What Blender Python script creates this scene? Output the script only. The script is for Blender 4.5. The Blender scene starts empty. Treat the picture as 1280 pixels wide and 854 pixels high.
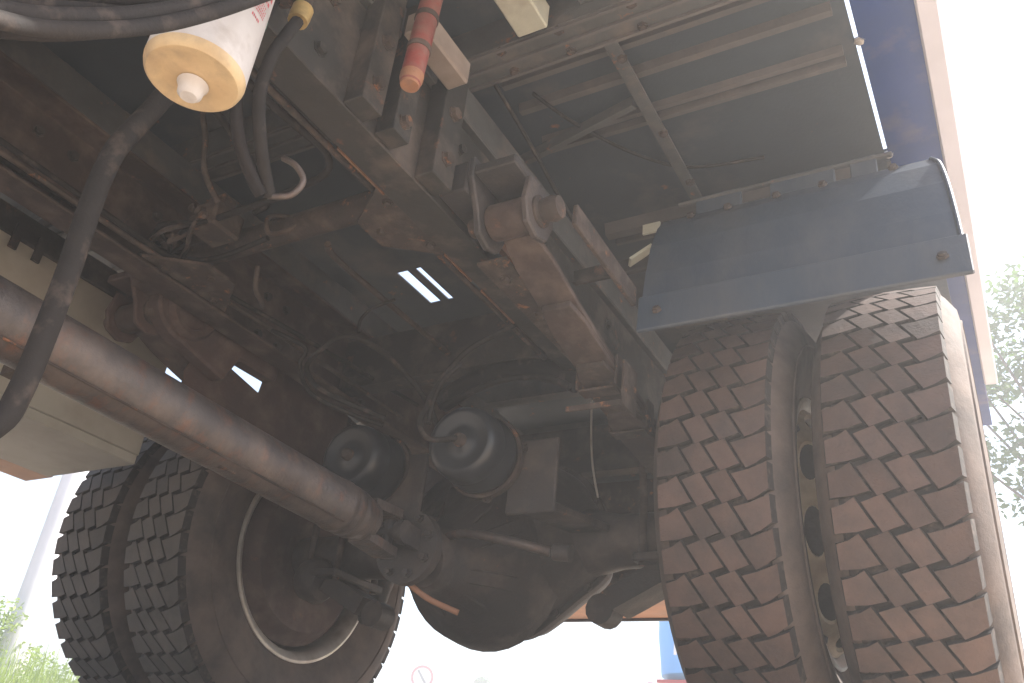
import bpy, bmesh, math, random
from math import sin, cos, pi, radians, hypot, atan2
from mathutils import Vector, Matrix
random.seed(7)
sc = bpy.context.scene
C = sc.collection

# ------------------------------------------------------------------ camera
cam_d = bpy.data.cameras.new('camera'); cam = bpy.data.objects.new('camera', cam_d); C.objects.link(cam)
cam_d.sensor_width = 36; cam_d.lens = 30.47; cam_d.clip_start = .02; cam_d.clip_end = 2000
RX, RY, RZ = Vector((.8701, .4836, .0953)), Vector((-.1614, .4623, -.8719)), Vector((-.4658, .7432, .4803))
m3 = Matrix((RX, -RY, -RZ)).transposed()          # camera looks up and to the rear of the truck
cam.matrix_world = Matrix.Translation((1.1842, -1.9143, -.1265)) @ m3.to_4x4()
sc.camera = cam

# ------------------------------------------------------------------ light
SUN = Vector((.50, .36, .74)).normalized()         # towards the sun
elev = math.asin(SUN.z); az = atan2(SUN.x, SUN.y)
w = bpy.data.worlds.new('World'); sc.world = w; w.use_nodes = True
nt = w.node_tree; nt.nodes.clear()
sky = nt.nodes.new('ShaderNodeTexSky'); sky.sky_type = 'NISHITA'; sky.sun_disc = False
sky.sun_elevation = elev; sky.sun_rotation = az; sky.dust_density = 3.0; sky.air_density = 1.2; sky.ozone_density = 1.0
bg = nt.nodes.new('ShaderNodeBackground'); bg.inputs['Strength'].default_value = .15
wo = nt.nodes.new('ShaderNodeOutputWorld')
nt.links.new(sky.outputs[0], bg.inputs[0]); nt.links.new(bg.outputs[0], wo.inputs[0])
sl = bpy.data.lights.new('sun', 'SUN'); sl.energy = 5.0; sl.angle = radians(.5); sl.color = (1, .95, .87)
so = bpy.data.objects.new('sun', sl); C.objects.link(so)
so.rotation_euler = (-SUN).to_track_quat('-Z', 'Y').to_euler(); so.location = (0, 0, 20)
sc.view_settings.view_transform = 'Standard'; sc.view_settings.look = 'None'
sc.view_settings.exposure = 1.68; sc.view_settings.gamma = 1; sc.view_settings.use_curve_mapping = False
HAZE = 0.031

# ------------------------------------------------------------------ materials
def mat(name, c1, c2=None, rough=.75, metal=0., scale=9., bump=.25, rust=0., dust=0., rustc=(.30, .10, .035),
        dustc=(.20, .15, .125), fine=120., stretch=(1, 1, 1), spec=.5, vary=0.):
    m = bpy.data.materials.new(name); m.use_nodes = True
    t = m.node_tree; n = t.nodes; L = t.links
    b = n['Principled BSDF']
    tc = n.new('ShaderNodeTexCoord')
    geo = n.new('ShaderNodeNewGeometry')
    def noise(s, det=5, r=.6, off=0.):
        x = n.new('ShaderNodeTexNoise'); x.inputs['Scale'].default_value = s; x.inputs['Detail'].default_value = det
        x.inputs['Roughness'].default_value = r
        mp = n.new('ShaderNodeMapping'); mp.inputs['Location'].default_value = (off, off * .7, -off); mp.inputs['Scale'].default_value = stretch
        L.new(geo.outputs['Position'], mp.inputs[0]); L.new(mp.outputs[0], x.inputs[0]); return x.outputs['Fac']
    def ramp(src, a, c):
        r = n.new('ShaderNodeMapRange'); r.inputs['From Min'].default_value = a; r.inputs['From Max'].default_value = c
        r.clamp = True; L.new(src, r.inputs['Value']); return r.outputs[0]
    def mix(f, a, c):
        x = n.new('ShaderNodeMix'); x.data_type = 'RGBA'
        if isinstance(f, float): x.inputs[0].default_value = f
        else: L.new(f, x.inputs[0])
        for i, v in ((6, a), (7, c)):
            if isinstance(v, tuple): x.inputs[i].default_value = (*v[:3], 1)
            else: L.new(v, x.inputs[i])
        return x.outputs[2]
    c2 = c2 or tuple(v * .6 for v in c1)
    col = mix(ramp(noise(scale), .35, .65), c1, c2)
    if rust > 0:
        f = ramp(noise(scale * 2.3, 8, .7, 3.1), .66 - rust * .3, .74 - rust * .2)
        col = mix(f, col, rustc)
    if dust > 0:
        f = ramp(noise(scale * 1.4, 6, .6, 7.7), .60 - dust * .50, 1.05 - dust * .25)
        col = mix(f, col, dustc)
    if vary > 0:
        oi = n.new('ShaderNodeObjectInfo'); mr = n.new('ShaderNodeMapRange'); mr.inputs['To Min'].default_value = 1 - vary; mr.inputs['To Max'].default_value = 1 + vary
        hs = n.new('ShaderNodeHueSaturation'); L.new(oi.outputs['Random'], mr.inputs[0]); L.new(mr.outputs[0], hs.inputs['Value']); L.new(col, hs.inputs['Color']); col = hs.outputs[0]
    L.new(col, b.inputs['Base Color'])
    fn = noise(fine, 6, .7)
    rr = n.new('ShaderNodeMapRange'); rr.inputs['To Min'].default_value = max(.05, rough - .15); rr.inputs['To Max'].default_value = min(1, rough + .15)
    L.new(noise(scale * 3), rr.inputs[0]); L.new(rr.outputs[0], b.inputs['Roughness'])
    b.inputs['Metallic'].default_value = metal; b.inputs['Specular IOR Level'].default_value = spec
    if bump > 0:
        bp = n.new('ShaderNodeBump'); bp.inputs['Strength'].default_value = bump; bp.inputs['Distance'].default_value = .004
        L.new(fn, bp.inputs['Height']); L.new(bp.outputs[0], b.inputs['Normal'])
    return m
M = {}
M['chassis'] = mat('dusty_black_chassis', (.024, .024, .024), (.036, .031, .028), .75, rust=.22, dust=.22, scale=7, rustc=(.14, .060, .035))
M['rust'] = mat('rusty_steel', (.060, .042, .035), (.040, .033, .030), .85, rust=.25, dust=.25, scale=14, bump=.5, rustc=(.30, .115, .045))
M['orange'] = mat('fresh_orange_rust', (.24, .105, .05), (.13, .065, .04), .85, dust=.3, scale=30, bump=.5)
M['spring'] = mat('dusty_brown_spring', (.056, .036, .031), (.042, .030, .027), .8, dust=.28, rust=.12, scale=8, rustc=(.16, .07, .04))
M['bed'] = mat('grey_painted_bed_underside', (.046, .060, .076), (.038, .049, .060), .7, rust=.04, dust=.12, scale=3)
M['beam'] = mat('grey_bed_beam', (.085, .088, .090), (.062, .064, .065), .7, rust=.15, dust=.2, scale=9)
M['rib'] = mat('worn_edge_paint', (.115, .105, .104), (.085, .080, .080), .7, dust=.1, scale=9)
M['blue'] = mat('blue_body_paint', (.010, .040, .18), (.014, .040, .15), .45, dust=.12, scale=5, bump=.08)
M['board'] = mat('pinkish_white_side_rail', (.60, .60, .68), (.55, .55, .62), .55, scale=6, bump=.1)
M['mudguard'] = mat('blue_grey_mudguard_plastic', (.042, .063, .094), (.037, .054, .080), .50, dust=.28, scale=6, bump=.25, dustc=(.115, .115, .118), stretch=(1, 1, .35))
M['rubber'] = mat('dusty_tyre_rubber', (.056, .046, .042), (.080, .062, .055), .85, dust=.5, scale=8, bump=.35, dustc=(.19, .14, .115))
M['groove'] = mat('shaded_groove_rubber', (.022, .019, .018), (.034, .027, .025), .9, dust=.15, scale=30)  # less dusty groove rubber, with groove shade also put into its dark colour
M['tread'] = mat('red_dusty_tread', (.098, .064, .055), (.070, .052, .048), .9, dust=.4, scale=11, bump=.7, dustc=(.155, .096, .078), vary=.22)
M['tread_grey'] = mat('grey_dusty_tread', (.095, .082, .073), (.075, .068, .062), .9, dust=.4, scale=11, bump=.55, dustc=(.14, .115, .10), vary=.2)
M['shaft'] = mat('scuffed_steel_shaft', (.090, .076, .072), (.058, .046, .043), .45, .3, rust=.45, dust=.35, scale=8, bump=.6, rustc=(.13, .065, .045), stretch=(1, 1.5, 1), fine=90, spec=.7)
M['cast'] = mat('oily_cast_housing', (.040, .038, .039), (.058, .046, .043), .6, dust=.22, rust=.05, scale=6, bump=.4)
M['chamber'] = mat('black_enamel_chamber', (.022, .025, .031), (.030, .031, .035), .34, scale=2.5, bump=.05)
M['hose'] = mat('dusty_rubber_hose', (.020, .018, .018), (.028, .024, .023), .8, spec=.2, dust=.08, scale=15, bump=.3)
M['hose_dark'] = mat('dark_cable_sheath', (.012, .011, .012), (.020, .016, .016), .75, spec=.2, dust=.05, scale=15, bump=.3)
M['beige'] = mat('beige_painted_box', (.46, .435, .375), (.41, .385, .33), .7, dust=.25, scale=4, bump=.15, dustc=(.25,.20,.16))
M['filter'] = mat('white_filter_paint', (.60, .58, .58), (.52, .50, .50), .45, dust=.22, scale=14, bump=.05)
M['filter_cap'] = mat('bounce_yellow_filter_base', (.60, .46, .27), (.52, .38, .22), .5, dust=.25, scale=18, bump=.12)  # yellow bounce from the ground put into the base colour
M['red_ink'] = mat('red_print', (.55, .09, .12), (.50, .10, .12), .6, bump=0)
M['red'] = mat('red_painted_bottle', (.26, .045, .035), (.17, .038, .03), .6, dust=.455, scale=25)
M['red_end'] = mat('orange_brown_end', (.36, .17, .09), (.26, .12, .07), .7, dust=.3, scale=25)
M['silver'] = mat('silver_rim_paint', (.60, .57, .53), (.48, .44, .40), .4, .5, dust=.2, scale=10, bump=.1)
M['wheel'] = mat('sandy_wheel_paint', (.50, .41, .28), (.36, .27, .18), .45, .3, dust=.35, scale=12, bump=.15)
M['drum'] = mat('rusty_brake_drum', (.062, .042, .038), (.080, .050, .044), .85, rust=.15, dust=.25, rustc=(.15,.07,.045), scale=9, bump=.4)
M['pale'] = mat('pale_primer', (.46, .46, .38), (.38, .38, .32), .7, dust=.25, scale=10)
M['green'] = mat('green_tape', (.05, .20, .13), None, .6, scale=30)
M['brass'] = mat('brass_collar', (.66, .47, .20), None, .4, .5, scale=30, bump=.05)
M['bumper'] = mat('rear_bar_paint', (.10, .11, .14), (.08, .09, .11), .6, dust=.3, scale=7)
M['bounce_orange'] = mat('orange_bounce_paint', (.42, .21, .12), (.36, .17, .10), .6, dust=.35, scale=7)  # orange ground bounce on undersides put into the base colour
M['ground'] = mat('red_sandy_earth', (.44, .355, .275), (.39, .305, .23), .95, scale=.7, bump=.6, fine=30, dust=.3, dustc=(.50, .41, .32))
M['bark'] = mat('bark', (.16, .12, .09), (.09, .07, .055), .9, scale=12, bump=.6)
M['concrete'] = mat('pale_concrete', (.55, .54, .56), (.48, .47, .49), .8, scale=2, bump=.2)
M['sign_white'] = mat('sign_white', (.78, .78, .78), None, .5, scale=3, bump=0, dust=.05)
M['sign_red'] = mat('sign_red', (.42, .012, .02), None, .5, scale=3, bump=0)
M['sign_black'] = mat('sign_black', (.03, .03, .035), None, .5, scale=3, bump=0)
M['galv'] = mat('galvanised_post', (.42, .42, .43), None, .5, .5, scale=8, bump=.1)
M['tank'] = mat('light_blue_tank_plastic', (.10, .36, .78), (.09, .32, .70), .5, scale=1.5, bump=.05)
def leafmat(name, a, b_):
    m = mat(name, a, b_, .6, scale=3, bump=0, fine=20)
    n = m.node_tree; p = n.nodes['Principled BSDF']; out = n.nodes['Material Output']
    tr = n.nodes.new('ShaderNodeBsdfTranslucent'); mx = n.nodes.new('ShaderNodeMixShader'); mx.inputs[0].default_value = .35
    tr.inputs[0].default_value = (a[0] * 1.6, a[1] * 1.6, a[2], 1)
    n.links.new(p.outputs[0], mx.inputs[1]); n.links.new(tr.outputs[0], mx.inputs[2]); n.links.new(mx.outputs[0], out.inputs[0])
    return m
M['leaf'] = leafmat('tree_leaves', (.060, .115, .022), (.040, .080, .018))
M['bush'] = leafmat('bush_leaves', (.20, .27, .05), (.14, .20, .04))

# ------------------------------------------------------------------ mesh helpers
class MB:
    def __init__(s): s.v = []; s.f = []; s.sm = []
    def add(s, vs, fs, smooth=False):
        o = len(s.v); s.v += [tuple(v) for v in vs]; s.f += [tuple(i + o for i in f) for f in fs]; s.sm += [smooth] * len(fs); return s
    def box(s, a, b):
        x0, y0, z0 = (min(a[i], b[i]) for i in range(3)); x1, y1, z1 = (max(a[i], b[i]) for i in range(3))
        return s.add([(x0,y0,z0),(x1,y0,z0),(x1,y1,z0),(x0,y1,z0),(x0,y0,z1),(x1,y0,z1),(x1,y1,z1),(x0,y1,z1)],
              [(0,3,2,1),(4,5,6,7),(0,1,5,4),(1,2,6,5),(2,3,7,6),(3,0,4,7)])
    def beam(s, p, q, w_, h, up=(0, 0, 1)):
        p = Vector(p); q = Vector(q); d = (q - p).normalized(); u = Vector(up)
        sd = d.cross(u).normalized() * w_ / 2; uu = sd.cross(d).normalized() * h / 2
        vs = [p - sd - uu, p + sd - uu, p + sd + uu, p - sd + uu, q - sd - uu, q + sd - uu, q + sd + uu, q - sd + uu]
        return s.add(vs, [(0,1,2,3),(7,6,5,4),(0,4,5,1),(1,5,6,2),(2,6,7,3),(3,7,4,0)])
    def prism(s, poly, axis, a, b):
        # poly of 2D points extruded along axis from a to b
        def P(u, v, t): return {'x': (t, u, v), 'y': (u, t, v), 'z': (u, v, t)}[axis]
        n = len(poly); vs = [P(u, v, a) for u, v in poly] + [P(u, v, b) for u, v in poly]
        return s.add(vs, [tuple(range(n))[::-1], tuple(range(n, 2 * n))] + [(i, (i + 1) % n, n + (i + 1) % n, n + i) for i in range(n)])
    def lathe(s, prof, c, axis='x', seg=48, closed=False):
        # prof: (t along axis, radius)
        vs = []; fs = []; n = len(prof)
        A = Vector({'x': (1,0,0), 'y': (0,1,0), 'z': (0,0,1)}[axis]) if isinstance(axis, str) else Vector(axis).normalized()
        B = A.orthogonal().normalized(); D = A.cross(B); c = Vector(c)
        for i in range(seg):
            a = 2 * pi * i / seg; r_ = B * cos(a) + D * sin(a)
            for t, r in prof: vs.append(c + A * t + r_ * r)
        m = n if closed else n - 1
        for i in range(seg):
            j = (i + 1) % seg
            for k in range(m):
                l = (k + 1) % n; fs.append((i * n + k, j * n + k, j * n + l, i * n + l))
        return s.add(vs, fs, True)
    def tube(s, pts, r, seg=8, rr=None, caps=True, flat=1.):
        pts = smooth_path([Vector(p) for p in pts]) if len(pts) > 2 else [Vector(p) for p in pts]
        n = len(pts); vs = []; fs = []
        t0 = (pts[1] - pts[0]).normalized(); nrm = t0.orthogonal().normalized()
        for i, p in enumerate(pts):
            t = (pts[min(i + 1, n - 1)] - pts[max(i - 1, 0)]).normalized()
            nrm = (nrm - t * nrm.dot(t)).normalized(); bn = t.cross(nrm)
            rad = r if rr is None else r + (rr - r) * i / (n - 1)
            for k in range(seg):
                a = 2 * pi * k / seg; vs.append(p + nrm * cos(a) * rad + bn * sin(a) * rad * flat)
        for i in range(n - 1):
            for k in range(seg):
                l = (k + 1) % seg; fs.append((i * seg + k, i * seg + l, (i + 1) * seg + l, (i + 1) * seg + k))
        s.add(vs, fs, True)
        if caps:
            o = len(s.v) - n * seg
            s.f += [tuple(o + k for k in range(seg))[::-1], tuple(o + (n - 1) * seg + k for k in range(seg))]; s.sm += [False, False]
        return s
    def bolt(s, p, axis, r=.011, h=.010):
        A = Vector(axis).normalized(); B = A.orthogonal().normalized(); D = A.cross(B); p = Vector(p)
        vs = []
        for hh, q in ((-.003, r * 1.35), (.002, r * 1.35), (.002, r), (h, r), (h + .001, r * .5)):
            for k in range(6):
                a = pi * k / 3; vs.append(p + A * hh + (B * cos(a) + D * sin(a)) * q)
        fs = [(i * 6 + k, i * 6 + (k + 1) % 6, (i + 1) * 6 + (k + 1) % 6, (i + 1) * 6 + k) for i in range(4) for k in range(6)]
        fs.append(tuple(24 + k for k in range(6)))
        return s.add(vs, fs)
    def mesh(s, name):
        me = bpy.data.meshes.new(name); me.from_pydata(s.v, [], s.f)
        me.polygons.foreach_set('use_smooth', s.sm); me.update(); return me
    def build(s, name, m, parent=None, bevel=0., loc=None, label=None, auto=False):
        me = s.mesh(name); me.materials.append(m if not isinstance(m, str) else M[m])
        bm = bmesh.new(); bm.from_mesh(me); bmesh.ops.recalc_face_normals(bm, faces=bm.faces)
        if bevel > 0:
            ed = [e for e in bm.edges if len(e.link_faces) == 2 and e.calc_face_angle(0) > .6]
            bmesh.ops.bevel(bm, geom=ed, offset=bevel, segments=1, affect='EDGES', clamp_overlap=True)
        if auto:
            for e in bm.edges:
                if len(e.link_faces) == 2 and e.calc_face_angle(0) > .7: e.smooth = False
        bm.to_mesh(me); bm.free()
        o = bpy.data.objects.new(name, me); C.objects.link(o)
        if parent: o.parent = parent
        if loc: o.location = loc
        if label: o['label'] = label
        return o
def smooth_path(p, sub=6):
    out = []
    n = len(p)
    for i in range(n - 1):
        a = p[max(i - 1, 0)]; b = p[i]; c = p[i + 1]; d = p[min(i + 2, n - 1)]
        for k in range(sub):
            t = k / sub
            out.append(.5 * ((2 * b) + (c - a) * t + (2 * a - 5 * b + 4 * c - d) * t * t + (3 * b - a - 3 * c + d) * t ** 3))
    out.append(p[-1]); return out
def dup(o, parent=None, loc=None, rot=None):
    c = o.copy(); C.objects.link(c); c.parent = parent or o.parent
    if loc is not None: c.location = loc
    if rot is not None: c.rotation_euler = rot
    return c
def empty(name, label, cat, loc=(0, 0, 0), group=None):
    o = bpy.data.objects.new(name, None); C.objects.link(o); o.location = loc; o.empty_display_size = .2
    o['label'] = label; o['category'] = cat
    if group: o['group'] = group
    return o
def bolts(parent, pts, axis, r=.011, m='chassis', h=.010, name='bolt'):
    first = None
    for p in pts:
        if first is None: first = MB().bolt((0, 0, 0), axis, r, h).build(name, m, parent, loc=p)
        else: dup(first, parent, loc=p)

# ------------------------------------------------------------------ ground
def ground():
    xs = []; x = 0
    while x < 700: xs.append(x); x += .12 if x < 5 else .12 + (x - 5) * .12
    ax = sorted([-a for a in xs[1:]] + xs); vs = []; n = len(ax)
    import mathutils.noise as N
    for yy in ax:
        for xx in ax:
            d = hypot((xx - 1.25) / 1.0, (yy + 2.35) / .80)
            z = -.42 * math.exp(-(d ** 3) / 2.2)
            near = min(1, d / 2) * max(0, 1 - hypot(xx, yy) / 60)
            z += (.018 * N.noise(Vector((xx * 1.7, yy * 1.7, 0))) + .03 * N.noise(Vector((xx * .4, yy * .4, 3)))) * near - .02
            z = min(z, -.002) if hypot(xx, yy) < 3 else z
            vs.append((xx, yy, z))
    fs = [(j * n + i, j * n + i + 1, (j + 1) * n + i + 1, (j + 1) * n + i) for j in range(n - 1) for i in range(n - 1)]
    g = MB().add(vs, fs, True).build('ground', 'ground'); g['kind'] = 'structure'
ground()

# ================================================================== THE TRUCK
truck = empty('truck', 'large dusty flatbed truck seen from underneath, with twin rear tyres and drive shaft', 'truck')

# ---- frame rails: C channels opening inwards
RB, RT = .82, 1.035
def rail(sx):
    o, i_, t = .385, .312, .008
    pr = [(o, RB), (o, RT), (i_, RT), (i_, RT - t), (o - t, RT - t), (o - t, RB + t), (i_, RB + t), (i_, RB)]
    r = MB().prism([(sx * a, b) for a, b in pr], 'y', -3.6, 1.55).build('frame_rail', 'chassis' if sx > 0 else 'spring', truck, bevel=.002)
    pts = []
    for y in (-1.62, -1.5, -1.28, -1.2, -.98, -.9, -.62, -.55, -.2, .2, .5, .86):
        for z in (.87, .98): pts.append((sx * (o if sx > 0 else o - t), y, z))
    bolts(r, pts, (1, 0, 0), .010)
    # rusty packer strip between the rail and the sub frame
    return r
railR = rail(1); railL = rail(-1)
for sx in (1, -1):
    sf = MB()
    pr = [(.398, 1.040), (.398, 1.118), (.320, 1.118), (.320, 1.040)]
    sf.prism([(sx * a, b) for a, b in pr], 'y', -3.4, 1.5)
    s_ = sf.build('subframe_rail', 'beam', truck, bevel=.003)
# frame cross members
c = MB().lathe([(-.376, .0), (-.376, .028), (.376, .028), (.376, .0)], (0, -.90, .905), 'x', 20).build('cross_tube', 'rust', truck, auto=True)
for sx in (1, -1):
    f_ = MB().lathe([(0, .0), (0, .055), (.010, .055), (.016, .03)], (sx * .377, -.90, .905), (-sx, 0, 0), 16).build('flange', 'chassis', c)
for y, h in ((-1.85, .15), (-.30, .15), (.46, .16), (1.15, .16)):
    m_ = MB().prism([(y, .865), (y + .055, .865), (y + .055, .871), (y + .006, .871), (y + .006, .865 + h - .006), (y + .055, .865 + h - .006), (y + .055, .865 + h), (y, .865 + h)], 'x', -.376, .376)
    m_.build('cross_member', 'chassis', truck, bevel=.001)
# gusset plates under the cross tube, rusty
for sx in (1, -1):
    g = MB().prism([(sx * .312, -1.02), (sx * .312, -.78), (sx * .20, -.86), (sx * .20, -.94)], 'z', .8295, .8365).build('gusset_plate', 'rust', truck)
    bolts(g, [(sx * .295, -.97, .829), (sx * .295, -.83, .829), (sx * .23, -.90, .829)], (0, 0, -1), .008, 'rust', .008)

# ---- cargo bed: floor panels, beams, stringers, side panel, side rail
bed = MB()
Z0 = 1.20
holes = [(-.222, -.185, -.325, -.15), (-.158, -.140, -.325, -.15), (-.125, -.104, .16, .30)]
xs_ = sorted({-1.08, 1.078} | {h[0] for h in holes} | {h[1] for h in holes})
ys_ = sorted({-3.3, 1.5} | {h[2] for h in holes} | {h[3] for h in holes})
for i in range(len(xs_) - 1):
    for j in range(len(ys_) - 1):
        cx, cy = (xs_[i] + xs_[i + 1]) / 2, (ys_[j] + ys_[j + 1]) / 2
        if any(h[0] < cx < h[1] and h[2] < cy < h[3] for h in holes): continue
        bed.box((xs_[i], ys_[j], Z0), (xs_[i + 1], ys_[j + 1], Z0 + .004))
bed = bed.build('cargo_bed', 'bed', truck)
# beams across
for y, wd, h in ((-3.0, .06, .08), (-2.45, .06, .08), (-1.9, .06, .08), (-1.42, .06, .08), (-.945, .075, .078), (.28 + .12, .05, .078), (.80, .05, .078), (1.25, .06, .078)):
    MB().prism([(y - wd / 2, Z0 - h), (y + wd / 2, Z0 - h), (y + wd / 2, Z0 - h + .006), (y - wd / 2 + .006, Z0 - h + .006), (y - wd / 2 + .006, Z0 - .006), (y + wd / 2, Z0 - .006), (y + wd / 2, Z0 - .0005), (y - wd / 2, Z0 - .0005)],
               'x', -1.075, 1.072).build('cross_beam', 'beam', bed, bevel=.001)
for y, d_ in ((-1.26, .018), (-1.10, .018), (-.835, .016), (-.76, .018), (-.655, .014), (-.625, .014), (-.30, .03), (-.24, .012), (.05, .018), (.2, .018), (.6, .018), (1.0, .018), (-1.6, .018), (-2.1, .018)):
    # small pressed ribs that end short of the long light gap
    x1 = 1.055
    MB().prism([(y - d_ * .7, Z0 + .001), (y - d_ * .4, Z0 - d_), (y + d_ * .4, Z0 - d_), (y + d_ * .7, Z0 + .001)], 'x', .42, x1).build('floor_rib', 'rib', bed)
    MB().prism([(y - d_ * .7, Z0 + .001), (y - d_ * .4, Z0 - d_), (y + d_ * .4, Z0 - d_), (y + d_ * .7, Z0 + .001)], 'x', -1.07, -.42).build('floor_rib', 'beam', bed)
for x in (.69, -.69):
    MB().prism([(x - .022, Z0 - .001), (x - .022, Z0 - .05), (x + .004, Z0 - .05), (x + .004, Z0 - .044), (x - .016, Z0 - .044), (x - .016, Z0 - .001)], 'y', -.905, .36).build('stringer', 'beam', bed)
    MB().prism([(x - .022, Z0 - .001), (x - .022, Z0 - .05), (x + .004, Z0 - .05), (x + .004, Z0 - .044), (x - .016, Z0 - .044), (x - .016, Z0 - .001)], 'y', -2.42, -.985).build('stringer', 'beam', bed)
MB().beam((.33, -.635, 1.165), (.66, -.712, 1.165), .014, .026).build('diagonal_brace', 'beam', bed)
MB().beam((-.33, -.635, 1.165), (-.66, -.712, 1.165), .014, .026).build('diagonal_brace', 'beam', bed)
MB().box((.555, -1.40, 1.10), (.615, -1.00, 1.155)).build('pale_spacer', 'pale', bed, bevel=.003, label='pale cream painted spacer block')
# outer blue panels, light slot, whitish side rail
for sx in (1, -1):
    MB().box((sx * 1.0855, -3.3, 1.198), (sx * 1.188, 1.2 if sx > 0 else -.27, 1.215)).build('side_panel', 'blue', bed, bevel=.002)
    sr = MB().box((sx * 1.186, -3.3, 1.192), (sx * 1.224, .87 if sx > 0 else -.27, 1.33)).build('side_rail', 'board', bed, bevel=.004)
for sx in (1, -1):
    MB().box((sx * 1.0775, -.30, 1.197), (sx * 1.0860, 1.2 if sx > 0 else -.29, 1.2035)).build('edge_strip', 'beam', bed)
    MB().box((sx * 1.1895, -3.3, 1.3302), (sx * 1.2225, .868 if sx > 0 else -.272, 3.6 if sx > 0 else 2.0)).build('sun_block_wall', 'blue', bed, bevel=.003)  # unseen upright walls added; right one raised to keep sun from the slots
# brackets that carry the blue panel across the slot
for sx in (1, -1):
    for y in (-3.2, -2.2, -1.42, -.29) + ((.45, 1.1) if sx > 0 else ()):
        MB().box((sx * 1.055, y - .012, 1.2055), (sx * 1.13, y + .012, 1.2325)).build('panel_bracket', 'beam', bed)
for y in (-.978, -.945, -.912):
    MB().box((-1.07, y - .003, Z0 - .086), (1.068, y + .003, Z0 - .0785)).build('beam_flange', 'rib', bed)
# small bright edge lugs on the slot
bolts(bed, [(1.086, -.66, 1.2), (1.086, -.32, 1.2)], (0, 0, -1), .008, 'silver', .006)

bolts(bed, [(x, y, Z0 - .0785) for x in (.50, .62, .76, .95) for y in (-.972, -.918)] + [(.687, y, Z0 - .05) for y in (-.84, -.62, -.45, -.25)] , (0, 0, -1), .008, 'rust', .006)
MB().tube([(.47, -.80, 1.185), (.52, -.70, 1.17), (.60, -.55, 1.178), (.70, -.48, 1.165), (.85, -.44, 1.175)], .004, 6).build('wire', 'hose', bed)
MB().tube([(.46, -.92, 1.10), (.47, -.80, 1.06), (.50, -.72, .98), (.52, -.66, .93)], .004, 6).build('wire', 'hose', bed)
for y0, y1 in ((-1.13, -1.00), (-.80, -.70), (-.66, -.52)):
    MB().box((.3085, y0, .8185), (.3118, y1, .8275)).build('lit_rust_edge', 'orange', railR)  # orange strips paint in the lit highlights on the rusty flange edge
# ---- vertical brackets from rail to bed on the outer side
def bracket(y, wd, z0, z1, m, x0=.3858, x1=.425):
    b = MB().box((x0, y - wd / 2, z0), (x1, y + wd / 2, z1))
    return b.build('mounting_bracket', m, truck, bevel=.0015)
b1 = bracket(-1.185, .050, .822, 1.118, 'chassis')
b1b = bracket(-1.108, .044, .825, 1.118, 'chassis')
bolts(b1, [(.4255, -1.185, .87), (.4255, -1.108, .855), (.4255, -1.185, .96)], (1, 0, 0), .011, 'rust')
b2 = bracket(-.985, .060, .825, 1.118, 'chassis')
bolts(b2, [(.4255, -.985, .875), (.4255, -.985, .98)], (1, 0, 0), .012, 'rust')
for y in (-2.4, -1.8, .6, 1.2): bracket(y, .075, .85, 1.118, 'chassis')
rb = MB().beam((.42, -.905, .84), (.42, -.905, 1.115), .010, .022).build('rusty_strut', 'rust', truck)
pk = MB().box((.43, -1.16, 1.002), (.475, -1.02, 1.052)).build('wooden_packer', mat('dusty_pink_grey', (.30, .25, .22), None, .8, dust=.4), truck, bevel=.004)
# red cylinder clipped to the bracket
rc = MB().lathe([(0, 0), (0, .016), (.012, .018), (.20, .018), (.22, .012), (.22, 0)], (.492, -1.184, .842), (.03, .02, 1), 24).build('red_cylinder', 'red', truck, auto=True)
MB().lathe([(-.004, 0), (-.004, .0145), (.010, .0185), (.020, .0187), (.020, .0181)], (.492, -1.184, .842), (.03, .02, 1), 24).build('end_cap', 'red_end', rc, auto=True)
for dz in (.07, .14):
    MB().lathe([(0, .0182), (0, .0196), (.010, .0196), (.010, .0182)], (.492 + dz * .03, -1.184 + dz * .02, .842 + dz), (.03, .02, 1), 24).build('clip', 'rust', rc, auto=True)

# ---- drive shaft
ds0, ds1 = Vector((0, -2.9, .455)), Vector((0, -.475, .392))
dv = (ds1 - ds0); Lh = dv.length; dn = dv.normalized()
dsh = MB().lathe([(0, 0), (0, .05), (.02, .052), (Lh - .16, .052), (Lh - .155, .0545), (Lh - .145, .0545), (Lh - .14, .052), (Lh - .135, .052), (Lh - .13, .0535), (Lh - .12, .0535), (Lh - .115, .051), (Lh - .108, .051), (Lh - .104, .0525), (Lh - .096, .0525), (Lh - .09, .050), (Lh - .05, .044), (Lh - .05, 0)], ds0, dn, 40).build('drive_shaft', 'shaft', truck, auto=True)
MB().box((-.014, -.95, .357 - .0), (.020, -.915, .3535)).build('balance_weight', 'rust', dsh)
MB().tube([ds0 + Vector((.038, 0, -.038)), ds1 + Vector((.038, -.16, -.036))], .0022, 6).build('weld_seam', 'rust', dsh)
MB().box((-.05, -1.32, .362), (-.02, -1.28, .378)).build('balance_weight', 'rust', dsh)
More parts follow.
